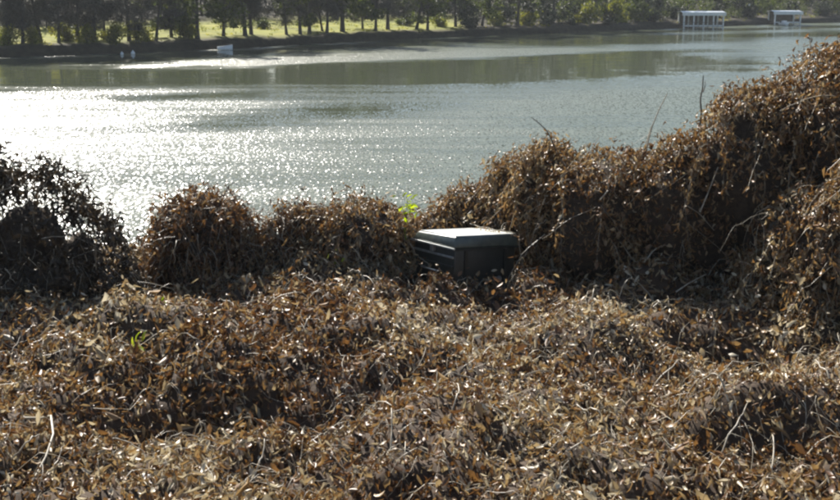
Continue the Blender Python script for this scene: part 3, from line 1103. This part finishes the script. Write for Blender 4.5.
# ---- mounds of dead vine over shrubs
def mound(name, label, ells, dens, core=0.86, seed=0, nobj=60, hang=0.9, front_thin=0.5, tint_mu=.42, stems=140, size=(.065, .135), core_cut=None, gaps=0.0, cat='shrub', shag=.16, drape=150, mat=None):
    """ells: list of (x, y, z, rx, ry, rz): the lumps of one vine-smothered shrub"""
    rg = np.random.default_rng(seed)
    E = np.array(ells, float)
    root = empty(name, (E[0, 0], E[0, 1], float(ground_h(E[0, 0], E[0, 1]))), label, cat)
    Ps, Ns = [], []
    for e in E:
        area = 4 * math.pi * (((e[3] * e[4]) ** 1.6 + (e[3] * e[5]) ** 1.6 + (e[4] * e[5]) ** 1.6) / 3) ** (1 / 1.6)
        n = int(area * dens)
        d = rg.normal(size=(n, 3))
        d /= np.linalg.norm(d, axis=1, keepdims=True)
        bump = 1 + 0.13 * fbm(d[:, 0] * 2.1 + e[0], d[:, 1] * 2.1 + e[1], d[:, 2] * 2.1 + e[2], 2) + 0.07 * vnoise(d[:, 0] * 7, d[:, 1] * 7, d[:, 2] * 7 + e[0])
        P = e[:3] + d * e[3:] * bump[:, None]
        nn = d / e[3:]
        nn /= np.linalg.norm(nn, axis=1, keepdims=True)
        ins = np.zeros(n, bool)
        for o_ in E:
            if o_ is e:
                continue
            ins |= ((((P - o_[:3]) / (o_[3:] * .93)) ** 2).sum(1) < 1)
        ok = ~ins & (P[:, 2] > ground_h(P[:, 0], P[:, 1]) - .05)
        pr = np.where((nn[:, 1] < -.15) & (nn[:, 2] < .45), front_thin, 1.0)
        cl = vnoise(P[:, 0] * 2.2, P[:, 1] * 2.2, P[:, 2] * 2.2)
        pr = pr * np.clip(1 + .7 * cl, .15, 1) * np.where(nn[:, 1] > .6, .4, 1)
        if gaps:
            pr = pr * (vnoise(P[:, 0] * 3.3 + 9, P[:, 1] * 3.3, P[:, 2] * 3.3) < (.62 - gaps))
        ok &= rg.random(n) < pr
        Ps.append(P[ok]); Ns.append(nn[ok])
    P, Nn = np.concatenate(Ps), np.concatenate(Ns)
    n = len(P)
    P = P + Nn * (rg.normal(size=(n, 1)) * shag * .6 + .02)
    down = np.array([0, 0, -1.0]) * hang + Nn * .25
    M = frames(n, rg, down, .55, Nn)
    sz = rg.uniform(size[0], size[1], n)
    tint = np.clip(rg.normal(tint_mu, .17, n) + .10 * vnoise(P[:, 0] * 1.5, P[:, 1] * 1.5, P[:, 2] * 1.5), .02, 1)
    big = rg.permutation(n)
    # the largest ones in view stay single leaves
    front = big[(Nn[big, 1] < .5) & (Nn[big, 2] > -.1)][:nobj]
    rest = np.setdiff1d(big, front)
    # strands that drape down over the front, and ragged sprigs along the crest
    LP, LM, LS, LT, dpaths, drads = [P[rest]], [M[rest]], [sz[rest]], [tint[rest]], [], []
    cand = np.flatnonzero((Nn[:, 2] > -.1) & (Nn[:, 1] < .55))
    js = cand[rg.integers(0, len(cand), drape)]
    Q = P[js] + Nn[js] * .05
    steps = rg.integers(7, 20, drape)
    drift = rg.normal(size=(drape, 3)) * [.022, .010, 0] + [0, -.012, 0]
    track = [Q.copy()]
    for k_ in range(20):
        Q = Q + drift + np.array([0, 0, -.052])
        for e in E:
            q = (Q - e[:3]) / e[3:]
            f_ = np.linalg.norm(q, axis=1)
            Q = np.where((f_ < 1.07)[:, None], e[:3] + q / f_[:, None] * 1.07 * e[3:], Q)
        drift = drift + rg.normal(size=(drape, 3)) * [.006, .004, 0]
        track.append(Q.copy())
    track = np.stack(track, 1)
    ok_z = track[:, :, 2] > ground_h(track[:, :, 0], track[:, :, 1]) + .05
    st_tint = rg.normal(tint_mu + .10, .12, drape)
    for a in range(drape):
        m_ = int(min(steps[a], ok_z[a].sum()))
        if m_ < 4:
            continue
        pth = track[a, :m_]
        dpaths.append(pth)
        drads.append(np.linspace(.0045, .0022, m_))
        sel = pth[rg.random(m_) < .8]
        sel = np.concatenate([sel, sel[rg.random(len(sel)) < .5]])
        if len(sel):
            LP.append(sel + rg.normal(size=(len(sel), 3)) * .03)
            LM.append(frames(len(sel), rg, np.array([0, -.15, -1.0]), .38, np.array([0, -1.0, .3])))
            LS.append(rg.uniform(size[0] * 1.1, size[1] * 1.25, len(sel)))
            LT.append(np.clip(st_tint[a] + rg.normal(0, .10, len(sel)), .02, 1))
    cand = np.flatnonzero(Nn[:, 2] > .35)
    for j in cand[rg.integers(0, len(cand), drape // 2)]:
        u = np.linspace(0, 1, 6)[:, None]
        ln = rg.uniform(.12, .38)
        out_ = Nn[j] * .4 + rg.normal(size=3) * .45 + [0, 0, .75]
        pth = P[j] + out_ * ln * u - np.array([0, 0, 1.0]) * ln * .55 * u ** 2.2
        dpaths.append(pth)
        drads.append(np.linspace(.006, .0025, 6))
        m_ = rg.integers(3, 8)
        sel = pth[rg.integers(1, 6, m_)]
        LP.append(sel + rg.normal(size=(m_, 3)) * .02)
        LM.append(frames(m_, rg, np.array([0, 0, -1.0]), .45))
        LS.append(rg.uniform(size[0], size[1] * 1.2, m_))
        LT.append(np.clip(rg.normal(tint_mu, .18, m_), .02, 1))
    V, Fq = tubes(dpaths, drads, 3)
    tag(link('draped_vines', raw_mesh('draped_vines', local(V, root), Fq, smooth=True, mat=STEM), root), kind='stuff')
    V, Fq, T = leaf_cloud(np.concatenate(LP), np.concatenate(LM), np.concatenate(LS), np.concatenate(LT), rg)
    tag(link('dead_leaf_mass', raw_mesh('dead_leaf_mass', local(V, root), Fq, {'tint': T}, mat=mat or DEAD), root), kind='stuff')
    leaf_objects(root, P[front] + Nn[front] * .06, M[front], np.full(len(front), size[1] * 1.05), rg, meshes=BLACKMESH if mat else LEAFMESH)
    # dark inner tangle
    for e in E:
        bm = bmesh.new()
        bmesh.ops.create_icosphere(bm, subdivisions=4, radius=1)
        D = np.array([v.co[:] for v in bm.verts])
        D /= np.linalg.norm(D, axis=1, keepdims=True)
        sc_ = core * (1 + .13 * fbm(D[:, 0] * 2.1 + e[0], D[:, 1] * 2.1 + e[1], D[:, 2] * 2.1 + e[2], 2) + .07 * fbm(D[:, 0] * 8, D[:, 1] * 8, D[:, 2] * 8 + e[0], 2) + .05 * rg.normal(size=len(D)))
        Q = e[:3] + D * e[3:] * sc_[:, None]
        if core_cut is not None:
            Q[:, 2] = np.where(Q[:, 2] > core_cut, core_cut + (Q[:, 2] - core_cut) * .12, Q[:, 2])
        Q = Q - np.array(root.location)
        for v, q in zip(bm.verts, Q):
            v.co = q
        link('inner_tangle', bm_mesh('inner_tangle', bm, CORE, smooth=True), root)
    # woody branches and hanging vine stems
    paths, rads = [], []
    base = np.array([E[:, 0].mean(), E[:, 1].mean(), float(ground_h(E[0, 0], E[0, 1])) - .1])
    for i in range(14):
        q = P[rg.integers(0, n)] * .96 + base * .04
        u = np.linspace(0, 1, 7)[:, None]
        b0 = base + rg.normal(size=3) * [.35, .25, 0]
        br = b0 + (q - b0) * u + np.array([0, 0, .35]) * np.sin(np.pi * u) + rg.normal(size=(7, 3)) * .05 * u
        v, f = tubes([br], [np.linspace(.028, .008, 7)], 6)
        link('branch', raw_mesh('branch', local(v, root), f, smooth=True, mat=TWIG), root)
    for i in range(stems):
        j = rg.integers(0, n)
        q, nn = P[j], Nn[j]
        if nn[1] > .5:
            continue
        k_ = 8
        u = np.linspace(0, 1, k_)[:, None]
        ln = rg.uniform(.25, .9)
        side = rg.normal(size=3) * [.5, .3, .2]
        pth = q + nn * (.05 + .12 * np.sin(np.pi * u)) + np.array([0, 0, -1.0]) * ln * u ** 1.3 * max(.25, 1 - nn[2]) + side * ln * u + rg.normal(size=(k_, 3)) * .015
        paths.append(pth)
        rads.append(np.linspace(1, .5, k_) * rg.choice([.003, .0045, .007]))
    V, Fq = tubes(paths, rads, 4)
    tag(link('hanging_stems', raw_mesh('hanging_stems', local(V, root), Fq, smooth=True, mat=STEM), root), kind='stuff')
    return root


def E_(px, py, Y, rpx, ry, rzpx):
    """lump centred on a pixel at distance Y with radii given in pixels there"""
    c = on_y(px, py, Y)
    s = Y / F / math.cos(PITCH)
    return (c.x, c.y, c.z, rpx * s, ry, rzpx * s)


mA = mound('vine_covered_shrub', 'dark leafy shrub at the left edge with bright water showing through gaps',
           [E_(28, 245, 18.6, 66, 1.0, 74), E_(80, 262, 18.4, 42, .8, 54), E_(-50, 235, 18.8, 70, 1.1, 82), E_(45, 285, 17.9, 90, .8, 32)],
           600, core=.5, seed=1, nobj=90, front_thin=.9, tint_mu=.40, mat=NEAR_BLACK, size=(.075, .15), gaps=.10, shag=.2)
mB = mound('vine_covered_shrub', 'round dark dome of dead vine, second clump from the left',
           [E_(203, 248, 19.8, 48, .9, 52), E_(180, 268, 19.6, 26, .6, 28), E_(232, 266, 19.7, 26, .6, 30)], 620, seed=2, nobj=90, front_thin=.8, tint_mu=.25)
mC = mound('vine_covered_shrub', 'low straggly clump with upright withered leaves right of the round dome',
           [E_(298, 250, 20.2, 34, .5, 42), E_(275, 262, 20.0, 22, .4, 26)], 480, core=.7, seed=3, nobj=50, front_thin=.9, tint_mu=.34, gaps=.08)
mD = mound('vine_covered_shrub', 'brown vine heap immediately left of the dark dumped box',
           [E_(365, 248, 20.1, 46, .8, 46), E_(330, 262, 19.9, 36, .6, 32), E_(390, 258, 20.5, 22, .5, 40)], 620, seed=4, nobj=80, front_thin=.8, tint_mu=.46)
mE = mound('vine_covered_shrub', 'russet vine slope rising behind and right of the dark dumped box',
           [E_(478, 242, 21.5, 48, .6, 56), E_(556, 222, 20.3, 46, .8, 70), E_(540, 196, 20.5, 30, .6, 46), E_(516, 225, 21.0, 36, .6, 66), E_(434, 245, 21.2, 30, .6, 30)],
           620, seed=5, nobj=90, front_thin=.9, tint_mu=.48)
mF = mound('vine_covered_thicket', 'large vine-smothered thicket with a dark hollow front climbing to the right edge',
           [E_(612, 228, 19.7, 72, 1.0, 76), E_(690, 225, 19.4, 80, 1.1, 86), E_(760, 190, 19.2, 75, 1.2, 96), E_(850, 170, 19.0, 85, 1.4, 116), E_(950, 150, 19.0, 90, 1.5, 130)],
           620, seed=6, nobj=160, front_thin=.5, tint_mu=.44, stems=260, drape=300)
mG = mound('vine_covered_shrub', 'nearer sunlit vine heap at the right edge in front of the dark hollow',
           [E_(845, 262, 17.0, 62, .9, 74), E_(800, 258, 17.4, 36, .7, 66), E_(905, 235, 16.9, 72, 1.0, 120), E_(765, 290, 17.5, 28, .6, 36), E_(820, 318, 16.6, 50, .7, 36)],
           560, seed=7, nobj=120, front_thin=.55, tint_mu=.5, stems=180, drape=320, gaps=.02)


# bare twigs that rise out of the thickets
def twig(parent, pts, Y, r, mat, name='twig'):
    P = np.array([on_y(x, y, Y) for x, y in pts])
    P[:, 1] += np.linspace(0, .12, len(P))
    u = np.linspace(0, len(P) - 1, 12)
    Q = np.stack([np.interp(u, np.arange(len(P)), P[:, i]) for i in range(3)], 1)
    v, f = tubes([Q], [np.linspace(r, r * .5, 12)], 6)
    return link(name, raw_mesh(name, local(v, parent), f, smooth=True, mat=mat), parent)


twig(mF, [(700, 125), (702, 112), (701, 100), (704, 88), (705, 76)], 19.2, .017, TWIG)
twig(mF, [(703, 92), (706, 86), (707, 81)], 19.2, .010, TWIG)
twig(mF, [(646, 150), (652, 128), (660, 110), (669, 94)], 19.4, .013, STEM)
twig(mF, [(640, 160), (648, 140), (652, 128)], 19.4, .010, STEM)
twig(mF, [(700, 212), (708, 196), (720, 168)], 18.2, .014, STEM)
twig(mF, [(686, 205), (700, 214), (716, 232)], 18.2, .009, STEM)
twig(mF, [(600, 200), (609, 190), (608, 178), (600, 170)], 18.6, .010, STEM)
twig(mE, [(556, 150), (548, 132), (540, 124), (532, 118)], 19.9, .012, TWIG)
twig(mE, [(585, 165), (592, 150), (600, 138)], 19.8, .010, STEM)
twig(mB, [(224, 196), (228, 186), (234, 183), (239, 188), (240, 198)], 19.8, .009, TWIG)
twig(mB, [(140, 250), (143, 230), (143, 216)], 19.5, .010, TWIG)
twig(mF, [(676, 292), (690, 284), (708, 276)], 17.6, .012, STEM)

# ------------------------------------------------------------------ green shoots


def sprout(name, px, py, Y, n, size, label, base_dz, seed, spread=.16):
    rg = np.random.default_rng(seed)
    top = on_y(px, py, Y)
    o = empty(name, (top.x, top.y, top.z - base_dz), label, 'plant')
    u = np.linspace(0, 1, 8)[:, None]
    st = np.array([0, 0, 0]) + np.array([.03, 0, base_dz]) * u + rg.normal(size=(8, 3)) * .008
    v, f = tubes([st], [np.linspace(.008, .003, 8)], 6)
    link('stem', raw_mesh('stem', v, f, smooth=True, mat=GREEN), o)
    for i in range(n):
        tv_, tf_ = leaf_template(np.random.default_rng(seed * 50 + i), True)
        d = rg.normal(size=3) * [.9, .9, .4] + [0, 0, .25]
        M1 = frames(1, rg, d * 1.5, .3)[0]
        c = np.array([.03, 0, base_dz]) * rg.uniform(.6, 1.05) + rg.normal(size=3) * spread * np.array([1, .6, .6])
        vv = tv_ @ M1.T * size * rg.uniform(.7, 1.2) + c
        link('leaf', raw_mesh('leaf', vv, tf_, {'tint': np.full(len(vv), rg.uniform(.3, 1))}, True, GREEN), o)
    return o


sprout('green_sapling', 405, 200, 19.5, 34, .12, 'bright green leafy sapling above the left end of the dark box', .7, 3, .11)
sprout('green_shoot', 137, 340, 15.3, 4, .22, 'single bright green leaf in the brown carpet at lower left', .25, 5, .03)
sprout('green_tuft', 166, 304, 17.6, 7, .10, 'small pale green tuft in front of the round vine dome', .2, 7, .13)
sprout('green_shoot', 337, 258, 19.2, 6, .09, 'faint green shoot low on the heap left of the box', .25, 12, .12)

# ------------------------------------------------------------------ the dumped dark box
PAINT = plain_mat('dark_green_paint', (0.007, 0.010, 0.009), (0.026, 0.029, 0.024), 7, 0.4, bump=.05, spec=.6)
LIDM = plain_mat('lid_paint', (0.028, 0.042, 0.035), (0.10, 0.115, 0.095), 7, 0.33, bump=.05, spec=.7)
SUN_TOP = plain_mat('sunlit_top_paint', (0.42, 0.43, 0.38), (0.80, 0.82, 0.80), 5, 0.3, spec=.6)  # sunlight on the lid's top, put into the colour as a pale tone
METAL = plain_mat('scuffed_metal', (0.30, 0.32, 0.32), (0.55, 0.57, 0.56), 12, 0.35, metallic=.8)
corner = on_y(453, 238, 18.5)
gz = float(cover_h(corner.x, corner.y + .7))
bx = empty('dumped_box', (corner.x, corner.y, gz - .12), 'dark green metal box with a shiny lid half sunk in dead vines', 'box')
HB = corner.z - (gz - .12)
LW, LD = 1.32, 1.30           # right face, left face
bx.rotation_euler = (R(-2.5), R(4.5), R(33))
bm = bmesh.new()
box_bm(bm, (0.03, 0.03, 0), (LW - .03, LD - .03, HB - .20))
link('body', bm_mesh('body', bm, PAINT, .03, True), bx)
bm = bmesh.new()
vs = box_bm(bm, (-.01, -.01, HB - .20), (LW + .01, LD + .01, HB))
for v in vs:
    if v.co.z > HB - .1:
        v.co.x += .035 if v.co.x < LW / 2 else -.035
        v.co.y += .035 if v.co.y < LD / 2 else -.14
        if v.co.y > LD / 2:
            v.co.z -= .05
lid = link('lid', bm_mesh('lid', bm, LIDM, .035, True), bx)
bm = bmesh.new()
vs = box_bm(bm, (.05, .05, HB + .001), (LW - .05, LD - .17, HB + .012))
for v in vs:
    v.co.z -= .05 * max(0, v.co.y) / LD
link('sunlit_top_sheet', bm_mesh('sunlit_top_sheet', bm, SUN_TOP, .004), lid)  # added sheet that carries the painted sunlight, lid sides stay dark
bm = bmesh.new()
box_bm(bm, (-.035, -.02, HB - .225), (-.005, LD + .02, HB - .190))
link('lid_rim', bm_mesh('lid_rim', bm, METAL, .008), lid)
bm = bmesh.new()
box_bm(bm, (.0, -.03, HB - .225), (LW + .02, -.005, HB - .195))
link('lid_rim', bm_mesh('lid_rim', bm, PAINT, .008), lid)
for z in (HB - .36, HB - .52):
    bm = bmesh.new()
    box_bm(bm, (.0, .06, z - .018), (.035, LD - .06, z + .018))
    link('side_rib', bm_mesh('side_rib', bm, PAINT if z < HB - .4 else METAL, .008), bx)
for x in (.25, LW - .25):
    bm = bmesh.new()
    box_bm(bm, (x - .03, -.0, .04), (x + .03, .034, HB - .24))
    link('front_rib', bm_mesh('front_rib', bm, PAINT, .008), bx)
bm = bmesh.new()
box_bm(bm, (-.03, LD * .5 - .05, HB - .32), (.032, LD * .5 + .05, HB - .21))
link('latch', bm_mesh('latch', bm, METAL, .008), bx)
hp = np.array([[0, LD * .3, HB - .62], [-.05, LD * .3, HB - .62], [-.07, LD * .36, HB - .62], [-.07, LD * .64, HB - .62], [-.05, LD * .7, HB - .62], [0.02, LD * .7, HB - .62]])
v, f = tubes([hp], [np.full(6, .014)], 6)
link('handle', raw_mesh('handle', v, f, smooth=True, mat=METAL), bx)
for y in (.12, LD - .12):
    bm = bmesh.new()
    bmesh.ops.create_cone(bm, cap_ends=True, segments=14, radius1=.05, radius2=.045, depth=.03, matrix=Matrix.Translation((LW * .72, -.0, .16 if y < .5 else .30)) @ Matrix.Rotation(R(90), 4, 'X'))
    link('bolt_cap', bm_mesh('bolt_cap', bm, METAL), bx)

def trail(pts, label, seed):
    rg = np.random.default_rng(seed)
    P = np.array([(bx.matrix_basis @ Vector(p_))[:] for p_ in pts])
    u = np.linspace(0, len(P) - 1, 22)
    P = np.stack([np.interp(u, np.arange(len(P)), P[:, i]) for i in range(3)], 1) + rg.normal(size=(22, 3)) * .012
    o = empty('trailing_vine', tuple(P[0]), label, 'vine')
    v, f = tubes([P], [np.linspace(.008, .004, 22)], 5)
    link('stem', raw_mesh('stem', local(v, o), f, smooth=True, mat=STEM), o)
    k_ = 34
    leaf_objects(o, P[rg.integers(0, 22, k_)] + rg.normal(size=(k_, 3)) * [.05, .05, .02], frames(k_, rg, np.array([0, -.2, -.8]), .6), rg.uniform(.07, .13, k_), rg)


trail([(LW + .15, -.1, .1), (LW + .06, -.05, HB * .5), (LW - .02, -.04, HB + .0), (LW * .86, .1, HB + .04), (LW * .8, .4, HB + .04), (LW * .9, LD, HB + .02)], 'dead vine trailing over the right corner of the dark box', 61)
trail([(-.12, LD * .3, .0), (-.08, LD * .35, HB * .25), (-.05, LD * .5, HB * .45), (-.06, LD * .75, HB * .55), (-.1, LD + .1, HB * .8)], 'dead vine climbing the ribbed left side of the dark box', 62)
trail([(-.2, -.2, .0), (.0, -.1, HB * .3), (.25, -.08, HB * .38), (.5, -.1, HB * .2), (.7, -.2, .0)], 'dead vine looping low across the dark front of the box', 63)

# pale scraps lying in the leaves
for px, py, s, lab in ((146, 468, .045, 'small white scrap lying in the dark hollow at lower left'),):
    Y = on_z(px, py, 3.05).y if py > 300 else 18.3
    c = on_z(px, py, 3.05) if py > 300 else on_y(px, py, Y)
    bm = bmesh.new()
    bmesh.ops.create_icosphere(bm, subdivisions=2, radius=s)
    rr = np.random.default_rng(int(px))
    for v in bm.verts:
        v.co *= 1 + .35 * (rr.random() - .5)
        v.co.z *= .75 if py > 300 else 2.2
    z = float(cover_h(c.x, c.y)) + .07 if py > 300 else c.z
    o = link('white_scrap', bm_mesh('white_scrap', bm, WHITE, smooth=True), None, (c.x, c.y, z))
    tag(o, lab, 'scrap')

# ------------------------------------------------------------------ haze
HAZE = True
if HAZE:
    m, nt, out = new_mat('haze')
    pv = nt.nodes.new('ShaderNodeVolumePrincipled')
    pv.inputs['Color'].default_value = (0.86, 0.91, 0.97, 1)
    pv.inputs['Density'].default_value = 0.00015
    pv.inputs['Anisotropy'].default_value = 0.25
    nt.links.new(pv.outputs[0], out.inputs['Volume'])
    bm = bmesh.new()
    box_bm(bm, (-750, -80, -9), (950, 1150, 68))
    tag(link('haze', bm_mesh('haze', bm, m)), 'thin bluish haze in the air over the river', 'haze', kind='stuff')
